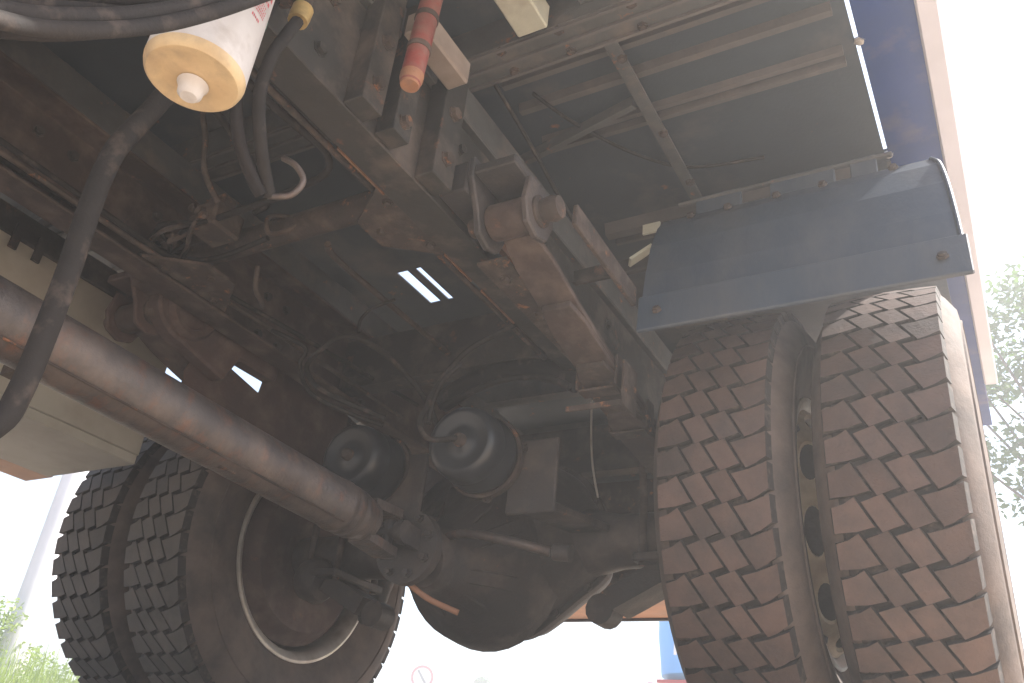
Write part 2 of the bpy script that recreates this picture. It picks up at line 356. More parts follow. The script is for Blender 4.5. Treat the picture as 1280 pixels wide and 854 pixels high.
# yoke ears + universal joint
B = Vector((1, 0, 0)); Dd = dn.cross(B)
for s_ in (1, -1):
    e = MB(); base = ds1 - dn * .06
    e.beam(base + Dd * s_ * .036, base + dn * .095 + Dd * s_ * .043, .058, .020, up=Dd)
    e.lathe([(-.010, 0), (-.010, .026), (.010, .026), (.012, 0)], base + dn * .09 + Dd * s_ * .040, Dd, 16)
    e.build('yoke_ear', 'shaft', dsh, auto=True)
    e = MB(); j = ds1 + dn * .03
    e.lathe([(-.010, 0), (-.010, .026), (.010, .026), (.012, 0)], j + B * s_ * .040, B, 16)
    e.beam(j + B * s_ * .042, j + dn * .07 + B * s_ * .036, .018, .046, up=Dd)
    e.build('yoke_ear', 'cast', dsh, auto=True)
MB().lathe([(-.05, 0), (-.05, .012), (.05, .012), (.05, 0)], ds1 + dn * .03, B, 12).lathe([(-.05, 0), (-.05, .012), (.05, .012), (.05, 0)], ds1 + dn * .03, Dd, 12).build('cross_spider', 'cast', dsh, auto=True)

# ---- rear axle
axl = MB().lathe([(-.86, 0), (-.86, .058), (-.36, .066), (-.26, .088), (-.18, .13), (.18, .13), (.26, .088), (.36, .066), (.86, .058), (.86, 0)], (0, 0, .485), 'x', 32)
axle = axl.build('rear_axle', 'cast', truck, auto=True)
# banjo bowl, deep rounded bottom, flattened along the shaft
OUT = [(.292, .0), (.285, .06), (.22, .17), (.10, .225), (-.10, .225), (-.22, .17), (-.265, .06), (-.272, -.02), (-.262, -.09), (-.195, -.175), (-.11, -.206), (.0, -.212), (.08, -.212), (.13, -.190), (.21, -.130), (.285, -.072)]
def outline(n=64):
    pts = [Vector((a, b, 0)) for a, b in OUT]; q = []
    for i in range(len(pts)):
        a, b, c, d = (pts[(i + k) % len(pts)] for k in (-1, 0, 1, 2))
        for k in range(4):
            t = k / 4; q.append(.5 * ((2 * b) + (c - a) * t + (2 * a - 5 * b + 4 * c - d) * t * t + (3 * b - a - 3 * c + d) * t ** 3))
    return q
def bowl():
    q = outline(); vs = []; fs = []; nv = 18; n = len(q)
    for p in q:
        for k in range(nv + 1):
            b_ = -pi / 2 + pi * k / nv; f_ = max(0, cos(b_)) ** .50
            vs.append((p.x * f_, .175 * sin(b_), p.y * f_))
    for i in range(n):
        j = (i + 1) % n
        for k in range(nv): fs.append((i * (nv + 1) + k, j * (nv + 1) + k, j * (nv + 1) + k + 1, i * (nv + 1) + k + 1))
    return MB().add(vs, fs, True)
bw = bowl().build('differential_housing', 'cast', axle, loc=(.015, .03, .485))
def ring(y0, y1, s0, s1):
    q = outline(); n = len(q); vs = [(p.x * sc_, y, p.y * sc_) for y, sc_ in ((y0, s0), (y0, s1), (y1, s1), (y1, s0)) for p in q]
    fs = [(a * n + i, a * n + (i + 1) % n, ((a + 1) % 4) * n + (i + 1) % n, ((a + 1) % 4) * n + i) for a in range(4) for i in range(n)]
    return MB().add(vs, fs)
ring(-.012, .014, .92, 1.05).build('housing_flange', 'cast', axle, loc=(.015, .03, .485), bevel=.003)
bolts(axle, [(.015 + p.x * 1.0, .016, .485 + p.y * 1.0) for p in outline()[2::4]], (0, -1, 0), .009, 'cast')
# nose of the differential carrier and pinion flange
MB().lathe([(-.31, 0), (-.31, .062), (-.295, .070), (-.27, .070), (-.25, .078), (-.16, .120), (-.10, .19), (-.02, .215)], (.012, -.03, .44), (0, 1, .25), 36).build('pinion_carrier', 'cast', axle, auto=True)
pf = MB().lathe([(-.026, 0), (-.026, .05), (-.022, .082), (-.002, .084), (.0, .07), (.03, .064), (.03, 0)], (.005, -.36, .382), (0, 1, .05), 32).build('pinion_flange', 'cast', axle, auto=True)
bolts(pf, [(.005 + .066 * cos(a), -.389, .382 + .066 * sin(a)) for a in [pi * k / 4 + .3 for k in range(8)]], (0, -1, 0), .008, 'cast')
for a in (-2.5, -1.9, -1.2, -.6, .3, 1.0, 2.1, 2.8):
    dx, dz = cos(a), sin(a)
    MB().beam((.012 + .065 * dx, -.27, .385 + .065 * dz), (.012 + .20 * dx, -.10, .47 + .20 * dz), .012, .035, up=(dz, 0, -dx)).build('casting_rib', 'cast', axle, bevel=.003)
MB().tube([(-.012, -.355, .318), (.03, -.31, .284), (.085, -.26, .262)], .007, 8).build('lit_casing_edge', 'bounce_orange', axle, label='casing rib edge under the pinion, painted orange as if lit')  # lit edge of the casing painted in as an orange strip
MB().tube([(.055, -.30, .425), (.12, -.31, .425), (.22, -.30, .405), (.31, -.27, .385)], .011, 8).build('breather_pipe', 'shaft', axle)
MB().lathe([(-.02, 0), (-.02, .019), (.02, .019), (.02, 0)], (.335, -.26, .385), (1, .1, -.1), 16).build('pipe_fitting', 'cast', axle, auto=True)

# ---- leaf springs
def spr(sx):
    root = None
    def zc(y): return .665 + .13 * (abs(y) / .86) ** 2
    for k in range(4):
        half = .84 - k * .16; t = .0125; off = k * .0135
        vs = []; fs = []; N_ = 26
        for i in range(N_ + 1):
            y = -half + 2 * half * i / N_; z = zc(y) - off
            wv = .039 if 0 < i < N_ else .030
            vs += [(sx * .50 - wv, y, z - t / 2), (sx * .50 + wv, y, z - t / 2), (sx * .50 + wv, y, z + t / 2), (sx * .50 - wv, y, z + t / 2)]
        for i in range(N_):
            o = i * 4
            for q in range(4): fs.append((o + q, o + (q + 1) % 4, o + 4 + (q + 1) % 4, o + 4 + q))
        fs += [(3, 2, 1, 0), (N_ * 4, N_ * 4 + 1, N_ * 4 + 2, N_ * 4 + 3)]
        mb = MB().add(vs, fs)
        if k == 0:
            mb.lathe([(-.039, .022), (-.039, .034), (.039, .034), (.039, .022)], (sx * .50, -.865, zc(.86) + .012), 'x', 20, closed=True)
            mb.lathe([(-.039, .022), (-.039, .034), (.039, .034), (.039, .022)], (sx * .50, .865, zc(.86) + .012), 'x', 20, closed=True)
            root = mb.build('leaf_spring', 'spring', truck, bevel=.0015)
        else: mb.build('leaf', 'spring' if k % 2 else 'rust', root, bevel=.0015)
    for y in (-.47, -.30, .30, .47):
        MB().box((sx * .50 - .046, y - .018, zc(y) - .052), (sx * .50 - .0405, y + .018, zc(y) + .016)).box((sx * .50 + .0405, y - .018, zc(y) - .052), (sx * .50 + .046, y + .018, zc(y) + .016)).box((sx * .50 - .0400, y - .018, zc(y) - .058), (sx * .50 + .0400, y + .018, zc(y) - .053)).build('leaf_clip', 'rust', root, bevel=.001)
    for y in (-.085, .085):
        MB().tube([(sx * .50 - .052, y, .40), (sx * .50 - .052, y, .55), (sx * .50 - .052, y, .655), (sx * .50, y, .665), (sx * .50 + .052, y, .655), (sx * .50 + .052, y, .55), (sx * .50 + .052, y, .40)], .010, 8).build('u_bolt', 'rust', root)
    MB().box((sx * .50 - .07, -.11, .405), (sx * .50 + .07, .11, .425)).build('spring_plate', 'cast', root, bevel=.004)
    # front and rear hangers
    for sy in (-1, 1):
        ey, ez = sy * .865, zc(.86) + .012
        h = MB()
        poly = [(ey - .05, ez + .0), (ey - .035, ez - .042), (ey, ez - .055), (ey + .035, ez - .042), (ey + .055, ez + .0), (ey + .075, .86), (ey + .075, .905), (ey - .08, .905), (ey - .08, .86)]
        h.prism(poly, 'x', sx * .445, sx * .458)
        lo = [(a, min(b_, .868)) for a, b_ in poly[:5]] + [(ey + .04, .862), (ey - .04, .862)]
        h.prism(lo, 'x', sx * .542, sx * .555)
        h.box((sx * .3865, ey - .078, .835), (sx * .4445, ey + .073, .90))
        h.box((sx * .4582, ey - .078, .865), (sx * .5418, ey + .073, .885))
        hh = h.build('spring_hanger', 'cast' if sx > 0 else 'drum', truck, bevel=.003)
        pn = MB().lathe([(-.085, 0), (-.085, .016), (-.075, .020), (-.062, .020), (-.062, .030), (-.0595, .030), (.0595, .030), (.062, .020), (.082, .024), (.096, .020), (.098, .0)], (sx * .50, ey, ez), (sx, 0, 0), 24)
        pn.build('spring_pin', 'rust', hh, auto=True)
    return root
spr(1); spr(-1)
# large cast bump bracket outside the left rail and rusty plate beneath right rail
def left_bracket():
    pts = []
    cy, cz, r = -.80, .835, .080
    for k in range(15):
        a = pi * .5 + pi * k / 14 * 1.0
        pts.append((cy + r * cos(a) * 1.15, cz + r * sin(a)))
    pts += [(-.66, .725), (-.63, .795), (-.50, .797), (-.50, .915)]
    m_ = MB().prism(pts, 'x', -.445, -.400)
    o = m_.build('bump_bracket', 'drum', truck, bevel=.006)
    MB().lathe([(0, .040), (.012, .046), (.016, .060), (.010, .066), (0, .068)], (-.400, cy, cz), (1, 0, 0), 28).build('bracket_boss', 'drum', o, auto=True)
    MB().prism([(-.72, .64), (-.16, .52), (-.16, .88), (-.495, .88), (-.507, .770), (-.628, .793), (-.70, .84), (-.74, .72)], 'x', -.452, -.447).build('side_plate', 'drum', o, bevel=.002)
left_bracket()
rp = MB().prism([(.388, -.80), (.452, -.80), (.452, -.36), (.388, -.36)], 'z', .776, .7835).build('hanger_plate', 'rust', truck, bevel=.002, label='rusty flat plate between frame and spring')
bolts(rp, [(.42, -.74, .776), (.42, -.60, .776), (.42, -.44, .776)], (0, 0, -1), .010, 'rust')
MB().beam((.42, -.80, .835), (.42, -.36, .835), .012, .030, up=(0, 0, 1)).build('edge_bar', 'orange', rp)
# torque rod / right bracket plate towards the mudguard
MB().beam((.60, -.82, .822), (.60, -.54, .812), .010, .045, up=(0, 0, 1)).build('stay_bar', 'rust', truck, bevel=.002)
MB().box((.585, -.47, 1.02), (.625, -.465, 1.045)).build('pale_tab', 'pale', truck)
MB().beam((.57, -.50, .93), (.61, -.48, .97), .03, .006).build('pale_tab', 'pale', truck)
MB().box((.42, -.47, .93), (.655, -.455, .965)).build('guard_arm', 'chassis', truck, bevel=.002)
MB().box((.560, -.497, .60), (.566, -.430, .70)).build('stop_plate', 'rust', truck, bevel=.001)
MB().box((.44, -.497, .60), (.5595, -.492, .612)).build('stop_plate', 'rust', truck, bevel=.001)

# ---- brake chambers
def chamber(p, d, hs=1.):
    p = Vector(p); d = Vector(d).normalized()
    root = MB().lathe([(0, 0), (0, .014), (.007, .024), (.008, .044), (.0, .062), (.000, .068), (.008, .078), (.030, .083), (.050, .084), (.053, .0815), (.057, .084), (.085, .084), (.090, .088), (.110, .088), (.115, .084), (.150, .080), (.165, .060), (.170, 0)], p, d, 40).build('brake_chamber', 'chamber', truck, auto=True)
    MB().lathe([(.118, .085), (.118, .094), (.136, .094), (.136, .084)], p, d, 40).build('clamp_band', 'rust', root, auto=True)
    MB().lathe([(-.014, 0), (-.014, .010), (-.010, .014), (.004, .016)], p, d, 12).build('port', 'rust', root, auto=True)
    B_ = d.orthogonal().normalized(); D_ = d.cross(B_)
    bolts(root, [tuple(p + d * .127 + (B_ * cos(a) + D_ * sin(a)) * .094) for a in (.6, 2.2, 3.7, 5.3)], d, .009, 'rust')
    e = p + d * .17
    MB().lathe([(0, .035), (.03, .030), (.05, .014), (.16, .014)], e, d, 14).build('push_rod_tube', 'cast', root, auto=True)
    return root
chamber((.195, -.50, .566), (-.12, 1, .08))
chamber((-.136, -.47, .580), (-.06, 1, .04))
# brackets that carry the chambers on the axle
for x in (.29, -.06):
    MB().beam((x, -.34, .45), (x, -.34, .62), .12, .012, up=(0, 1, 0)).beam((x, -.335, .47), (x + .02, -.05, .50), .09, .02).build('chamber_bracket', 'cast', truck, bevel=.003)
# ---- big black arched hose over the axle
MB().tube([(-.04, -.27, .79), (.06, -.27, .838), (.17, -.27, .855), (.27, -.26, .835), (.34, -.25, .80)], .028, 12).build('arched_hose', 'hose_dark', truck)
MB().tube([(-.02, -.30, .762), (.08, -.30, .795), (.18, -.30, .812), (.28, -.29, .802), (.335, -.28, .775)], .008, 8).build('brake_pipe', 'hose', truck)
# ---- air hoses
def hose(pts, r, m='hose', name='air_hose', parent=truck, seg=8):
    return MB().tube(pts, r, seg).build(name, m, parent)
hose([(.195, -.512, .566), (.150, -.545, .555), (.125, -.555, .590), (.118, -.53, .645), (.115, -.50, .71), (.14, -.49, .76), (.19, -.49, .80), (.30, -.5, .83)], .0065)
hose([(.128, -.53, .60), (.124, -.52, .66), (.128, -.50, .72), (.155, -.48, .765)], .006)
hose([(-.02, -.50, .645), (-.085, -.56, .665), (-.14, -.60, .69), (-.185, -.60, .73), (-.20, -.60, .765), (-.165, -.60, .800), (-.10, -.60, .822), (-.05, -.55, .812), (-.01, -.48, .775), (.02, -.40, .72), (.03, -.34, .65)], .0065)
hose([(-.03, -.49, .632), (-.10, -.56, .650), (-.155, -.60, .675), (-.20, -.60, .72), (-.215, -.61, .765), (-.20, -.62, .80), (-.28, -.66, .84)], .0055)
hose([(-.06, -.60, .825), (-.062, -.60, .86), (-.03, -.60, .885), (.03, -.60, .895)], .004)
# pipes running along the left rail and crossing the frame
hose([(-.30, -2.2, .842), (-.302, -1.2, .842), (-.300, -.95, .846), (-.296, -.6, .852), (-.30, -.1, .86)], .006, 'rust', 'brake_pipe')
hose([(-.285, -2.2, .847), (-.288, -1.3, .852), (-.285, -.9, .85), (-.27, -.6, .865), (-.25, -.1, .89)], .006, 'hose', 'brake_pipe')
hose([(-.36, -2.2, .862), (-.355, -1.3, .865), (-.345, -1.06, .88), (-.30, -.95, .872), (-.20, -.93, .855), (-.05, -.93, .868)], .006, 'hose', 'brake_pipe')
hose([(.05, -.86, .874), (.02, -.80, .885), (0, -.6, .90), (-.02, -.2, .92)], .007, 'rust', 'brake_pipe')
hose([(.10, -2.2, .95), (.08, -1.4, .95), (-.02, -1.0, .945), (-.10, -.94, .94)], .007, 'hose', 'brake_pipe')
hose([(.296, -2.2, .842), (.298, -1.3, .842), (.299, -.9, .845), (.297, -.3, .848)], .0065, 'hose', 'brake_pipe')
hose([(.276, -2.2, .846), (.275, -1.3, .846), (.272, -.9, .85), (.27, -.3, .852)], .006, 'rust', 'brake_pipe')
hose([(.25, -2.2, .850), (.246, -1.3, .852), (.24, -1.08, .86), (.10, -1.03, .868), (-.1, -1.02, .87)], .007, 'hose', 'brake_pipe')
# clutter of valve and fittings on the left rail near the cross tube
vb = MB().box((-.20, -1.02, .87), (-.12, -.94, .93)).box((-.185, -1.0, .9305), (-.135, -.96, .965)).build('relay_valve', 'rust', truck, bevel=.006)
bolts(vb, [(-.16, -1.021, .90), (-.145, -1.021, .885), (-.185, -1.021, .915)], (0, -1, 0), .010, 'rust')
for k in range(9):
    a = k * 1.1
    hose([(-.16 + .02 * cos(a), -1.0, .89), (-.20 + .05 * cos(a * 2), -1.03 + .02 * sin(a), .865 + .01 * sin(a * 3)), (-.26 + .02 * sin(a), -1.0 - .04 * cos(a), .87), (-.36, -.95 - .05 * sin(a * 1.3), .88 + .02 * cos(a))], .005, 'rust' if k % 2 else 'hose_dark', 'pipe')
hose([(-.17, -.84, .885), (-.18, -.82, .84), (-.20, -.78, .835), (-.24, -.74, .85)], .006, 'rust', 'pipe')
# U shaped hook on the cross tube
hose([(0, -.90, .925), (-.03, -.955, .90), (-.02, -.955, .855), (.02, -.95, .852), (.035, -.94, .87)], .005, 'rust', 'hook')
# vertical rusty pipe below the filter
hose([(-.05, -1.17, 1.10), (-.052, -1.16, 1.02), (-.048, -1.14, .97), (-.05, -1.115, .90), (-.06, -1.06, .87)], .006, 'rust', 'brake_pipe')
# reservoir-like tank across behind (dark mass between the rails)
tk = MB().lathe([(-.27, 0), (-.27, .05), (-.24, .085), (.24, .085), (.27, .05), (.27, 0)], (0, -1.55, 1.0), 'x', 32).build('air_tank', 'chassis', truck, auto=True)
# ---- filter
FX, FY, FZ = .500, -1.520, .535
fl = MB().lathe([(0, .0515), (.006, .0535), (.16, .0535), (.175, .050), (.180, .036), (.180, 0)], (FX, FY, FZ), 'z', 48).build('oil_filter', 'filter', truck, auto=True, label='white canister filter with red print')
MB().lathe([(-.003, 0), (-.003, .018), (-.002, .036), (-.005, .044), (-.005, .048), (-.002, .0512), (.004, .0532), (.007, .0537)], (FX, FY, FZ), 'z', 48).build('filter_base', 'filter_cap', fl, auto=True)
MB().lathe([(-.022, 0), (-.022, .009), (-.018, .013), (-.010, .014), (-.004, .017)], (FX - .006, FY + .006, FZ), 'z', 20).build('drain_plug', 'filter', fl, auto=True)
def print_line(z, a0, a1, h, parts):
    mb = MB()
    for i in range(parts):
        f0 = a0 + (a1 - a0) * i / parts; f1 = f0 + (a1 - a0) / parts * random.uniform(.45, .85)
        q = [(FX + .0539 * cos(a), FY + .0539 * sin(a), zz) for a in (f0, f1) for zz in (z, z + h * random.uniform(.7, 1))]
        mb.add(q, [(0, 2, 3, 1)])
    return mb
pr_ = MB()
for z, a0, a1, h, n_ in ((.614, .12, .40, .005, 5), (.6255, -.05, .52, .0022, 10), (.6295, -.15, .55, .0022, 12), (.6335, -.20, .55, .0022, 12), (.6375, -.20, .55, .0022, 12), (.6415, -.2, .5, .0022, 11), (.650, -.35, .6, .006, 8), (.662, -.8, .7, .009, 9)):
    q = print_line(z, a0, a1, h, n_); pr_.add(q.v, q.f)
pr_.build('red_lettering', 'red_ink', fl)
hd = MB().lathe([(0, 0), (0, .045), (.03, .050), (.07, .045), (.07, 0)], (FX, FY, FZ + .182), 'z', 32).box((.3865, FY - .05, FZ + .19), (FX, FY + .05, FZ + .24)).build('filter_head', 'chassis', truck, auto=True)
MB().beam((.545, -1.565, .69), (.545, -1.53, .742), .016, .012).build('rusty_tab', 'rust', truck)
# ---- twin hoses beside the filter with elbow fitting
hb = MB().tube([(.44, -1.372, .806), (.442, -1.384, .765), (.436, -1.392, .715), (.424, -1.382, .660), (.412, -1.350, .612), (.400, -1.318, .583), (.396, -1.300, .566)], .0088, 10).build('air_hose', 'hose', truck)
MB().tube([(.415, -1.40, .83), (.418, -1.412, .765), (.412, -1.415, .705), (.402, -1.400, .655), (.394, -1.368, .606), (.392, -1.332, .575), (.393, -1.312, .562)], .0088, 10).build('air_hose', 'hose_dark', truck)
MB().tube([(.396, -1.305, .564), (.418, -1.287, .572), (.430, -1.282, .596), (.420, -1.292, .618), (.400, -1.30, .632)], .0045, 8, flat=1.).build('hose_tie', 'shaft', truck)
MB().lathe([(0, 0), (0, .014), (.012, .015), (.028, .015), (.028, .010)], (.44, -1.372, .806), (0, .1, 1), 16).build('collar', 'brass', hb, auto=True)
MB().tube([(.44, -1.37, .83), (.435, -1.37, .855), (.40, -1.37, .875), (.386, -1.37, .88)], .014, 10).build('elbow_fitting', 'rust', hb)
MB().lathe([(0, .0095), (0, .0105), (.012, .0105), (.012, .0095)], (.4165, -1.411, .765), (0, 0, 1), 12).build('green_tape', 'green', hb, auto=True)
# ---- cable bundle across the top left, in front of the filter
for k, (dx, dy, dz, r) in enumerate(((0, 0, 0, .0072), (.004, .001, .015, .0085), (-.006, -.004, .029, .0075), (.012, .012, .009, .0070), (.0, .0, .044, .008))):
    hose([(.66 + dx, -1.86 + dy, .22 + dz), (.635 + dx, -1.785 + dy, .285 + dz), (.62 + dx, -1.736 + dy, .326 + dz), (.62 + dx, -1.698 + dy, .362 + dz), (.62 + dx, -1.657 + dy, .412 + dz * .8),
          (.62 + dx, -1.618 + dy, .470 + dz * .6), (.62 + dx, -1.574 + dy, .543 + dz * .5), (.59 + dx, -1.51 + dy, .66 + dz * .4), (.46, -1.46, .80 + dz * .3), (.39, -1.45, .86 + dz * .3)], r, 'hose_dark' if k % 2 == 0 else 'hose', 'cable')
# ---- thick hose hanging in front of the shaft
hose([(.335, -1.36, .87), (.315, -1.395, .77), (.30, -1.427, .684), (.30, -1.447, .615), (.30, -1.464, .557), (.30, -1.469, .509), (.30, -1.468, .449), (.30, -1.463, .367), (.30, -1.461, .285), (.30, -1.462, .216), (.30, -1.470, .178), (.29, -1.50, .15), (.26, -1.60, .14)], .0135, 'hose', 'drain_hose', seg=12)
hose([(-.02, -1.75, .98), (-.03, -1.70, .86), (-.035, -1.66, .80), (-.05, -1.62, .70)], .014, 'hose', 'drain_hose')

# ---- storage box left of the frame
bx = MB().prism([(-.75, .600), (-.75, 1.02), (-1.14, 1.02), (-1.14, .600)], 'y', -2.6, -.575).build('storage_box', 'beige', truck, bevel=.004)
MB().prism([(-.742, .572), (-.742, .5985), (-1.10, .5985), (-1.10, .572)], 'y', -2.6, -.585).build('bottom_tray', 'beige', bx, bevel=.003)
MB().box((-1.27, -2.5, .590), (-1.145, -.545, .600)).build('side_step', 'bounce_orange', truck, bevel=.002)
MB().box((-1.31, -2.5, .55), (-1.272, -.72, .615)).build('step_edge', 'bumper', truck, bevel=.002)
MB().prism([(-.7495, .955), (-.7495, 1.02), (-.735, 1.02), (-.735, .955)], 'y', -2.6, -.6).build('box_hinge_strip', 'chassis', bx, bevel=.002)
for y in (-1.08, -1.02):
    MB().box((-.7345, y - .01, .92), (-.728, y + .01, .985)).build('hinge', 'chassis', bx)

MB().box((-.84, .476, .70), (-.387, .484, 1.12)).build('splash_panel', 'drum', truck, bevel=.002)
# ---- rear bumper bar
bp = MB().box((-.44, .66, .517), (1.05, .95, .527)).build('rear_bumper', 'bounce_orange', truck)
MB().box((-.44, .951, .508), (1.05, .963, .60)).build('bumper_face', 'bumper', bp, bevel=.002)
MB().box((-.37, .662, .5275), (.62, .672, .905)).build('tow_plate', 'rust', bp, bevel=.002)
for x in (-.42, .42):
    MB().box((x - .02, .78, .5275), (x + .02, .82, .84)).build('bumper_leg', 'chassis', bp)
for sx in (1, -1):
    an = MB().lathe([(0, 0), (0, .05), (.02, .062), (.06, .062), (.08, .045), (.08, 0)], (sx * .58, -.05, .42), (-sx, -.1, -.35), 14).beam((sx * .50, -.02, .40), (sx * .36, -.02, .33), .10, .05).lathe([(-.03, 0), (-.03, .035), (.03, .035), (.03, 0)], (sx * .33, -.02, .315), (0, 1, 0), 14)
    an.build('brake_anchor', 'cast', truck, auto=True)
# ---- shock absorbers
for sx in (1, -1):
    s_ = MB().lathe([(0, 0), (0, .026), (.012, .034), (.20, .034), (.20, .028), (.42, .028), (.42, 0)], (sx * .57, .25, .40), (-.05 * sx, .25, 1), 20).build('shock_absorber', 'chassis', truck, auto=True)
    MB().lathe([(-.03, 0), (-.03, .024), (.03, .024), (.03, 0)], (sx * .57, .243, .375), 'x', 16).build('shock_eye', 'cast', s_, auto=True)
hose([(.33, -.15, .80), (.334, -.15, .70), (.343, -.15, .62), (.36, -.15, .545)], .0028, 'silver', 'sensor_wire')

# ---- mudguards
def mudguard(sx):
    pr = [(-.602, .755), (-.582, .83), (-.548, .92), (-.502, 1.00), (-.455, 1.052), (-.40, 1.066), (.40, 1.066), (.455, 1.052)]
    xo = [1.188, 1.186, 1.182, 1.175, 1.163, 1.148, 1.148, 1.163]
    xi = [.642, .640, .636, .632, .628, .632, .632, .628]
    vs = []; fs = []; nx = 10; n = len(pr)
    for lay in (0, 1):
        for i, (y, z) in enumerate(pr):
            # inner shell sits 6 mm inside
            L_ = hypot(y, z - .485); yy = y - y / L_ * .006 * lay; zz = z - (z - .485) / L_ * .006 * lay
            for k in range(nx + 1): vs.append((sx * (xi[i] + (xo[i] - xi[i]) * k / nx), yy, zz))
    st = nx + 1; o = n * st
    for i in range(n - 1):
        for k in range(nx):
            a = i * st + k; fs.append((a, a + 1, a + st + 1, a + st)); fs.append((o + a, o + a + st, o + a + st + 1, o + a + 1))
        a = i * st; fs.append((a, a + st, o + a + st, o + a)); a = i * st + nx; fs.append((a, o + a, o + a + st, a + st))
    for k in range(nx): fs.append((k, o + k, o + k + 1, k + 1)); a = (n - 1) * st + k; fs.append((a, a + 1, o + a + 1, o + a))
    mg = MB().add(vs, fs).build('mudguard', 'mudguard', truck)
    for sy in (-1,):
        pl = [(sy * .590, .757), (sy * .614, .760), (sy * .622, .682), (sy * .613, .680), (sy * .603, .752)]
        m_ = MB().prism(pl, 'x', sx * .640, sx * 1.200).build('mudguard_lip', 'mudguard', mg, bevel=.002)
    MB().tube([(sx * (a + .003), y, z) for a, (y, z) in list(zip(xo, pr))[:5]], .0042, 6).build('edge_bead', 'mudguard', mg)
    bolts(mg, [(sx * x, -.487, 1.027) for x in (.70, .78, .88, .97, 1.10)] + [(sx * x, -.6215, .72) for x in (.68, 1.16)], (0, -.8, .5), .007, 'rust', .006)
    # mounting brackets on the top edge
    for x0, x1 in ((.70, .80), (.86, .99), (1.02, 1.07)):
        MB().box((sx * x0, -.452, 1.048), (sx * x1, -.443, 1.10)).build('mounting_tab', 'mudguard', mg, bevel=.002)
    MB().box((sx * .66, -.455, 1.088), (sx * 1.10, -.443, 1.096)).build('support_bar', 'beam', mg, bevel=.002)
    return mg
mudguard(1)

# ---- wheels
R = .485; TW = .2027
HW = TW / 2
def tyre_mb():
    pr = [(-.085, .272), (-.100, .285), (-.124, .34), (-.134, .385), (-.129, .425), (-.112, .452), (-HW - .001, .463), (-HW + .006, .4665),
          (0, .4685), (HW - .006, .4665), (HW + .001, .463), (.112, .452), (.129, .425), (.134, .385), (.124, .34), (.100, .285), (.085, .272)]
    pr2 = []
    for t, r in pr: pr2.append((t, r))
    mb = MB().lathe(pr2, (0, 0, 0), 'x', 96)
    for sx in (1, -1):   # raised sidewall rings
        mb.lathe([(sx * .1320, .398), (sx * .1350, .399), (sx * .1348, .403), (sx * .1300, .405)], (0, 0, 0), 'x', 96)
        mb.lathe([(sx * .1035, .300), (sx * .1070, .302), (sx * .1085, .309), (sx * .1060, .312)], (0, 0, 0), 'x', 96)
    return mb
NR = 52; PT = 2 * pi / NR
bd_top = [0, .19, .41, .64, 1.0]      # column borders at the upper edge of a row
bd_bot = [0, .345, .57, .79, 1.0]   # and at its lower edge
# groove height (in row pitches) at the left and right end of every column
gl = [.0, .04, .07, .10]; gr = [.20, .23, .26, .42]
def blocks():
    out = []
    gs = .010 / TW * .5; gh = .0036 / (R * PT)           # half sipe (lateral) and half groove (row)
    def border(k, u, side):
        if k == 0: return 0.
        if k == 4: return 1.
        ref = gr[k - 1]
        return bd_bot[k] + (bd_top[k] - bd_bot[k]) * (u - ref) + side * .0100
    for c in range(4):
        ghl = gh * (2.1 if c == 0 else 1); ghr = gh * (1.3 if c == 3 else 1)
        bl, brr = gl[c] + ghl, gr[c] + ghr; tl, tr = 1 + gl[c] - ghl, 1 + gr[c] - ghr
        mk = .55 if c == 0 else (.45 if c == 3 else .5)
        sag = -.05 if c == 0 else (-.04 if c == 3 else 0.)
        def mid(ul, ur, uu):
            a_, b_ = border(c, ul, 1), border(c + 1, ur, -1); return (a_ + (b_ - a_) * mk, uu)
        bot = [(border(c, bl, 1), bl), mid(bl, brr, bl + (brr - bl) * mk + sag), (border(c + 1, brr, -1), brr)]
        top = [(border(c + 1, tr, -1), tr), mid(tl, tr, tl + (tr - tl) * mk + sag), (border(c, tl, 1), tl)]
        poly = bot + top
        cxm = sum(p[0] for p in poly) / 6; cym = sum(p[1] for p in poly) / 6
        vs = []
        for lay in range(3):
            for (v, u) in poly:
                x = (v - .5) * TW
                if lay == 2: vv = cxm + (v - cxm) * .965; uu = cym + (u - cym) * .965; x = (vv - .5) * TW; rr = R - .005 * (2 * vv - 1) ** 2
                elif lay == 1: uu = u; rr = R - .0022 - .005 * (2 * v - 1) ** 2
                else:
                    uu = u; rr = .4655
                    if v < .02 or v > .98: rr = .452; x += (-.0062 if v < .5 else .0062)
                a = uu * PT
                vs.append((x, -rr * cos(a), rr * sin(a)))
        fs = [tuple(range(12, 18))]
        for lay in range(2):
            for q in range(6): fs.append((lay * 6 + q, lay * 6 + (q + 1) % 6, lay * 6 + 6 + (q + 1) % 6, lay * 6 + 6 + q))
        out.append((vs, fs))
    return out
BL = blocks()
def mesh_of(vs, fs, name, m):
    o = MB().add(vs, fs).build(name, m); me = o.data; bpy.data.objects.remove(o); return me
tyre_me = None
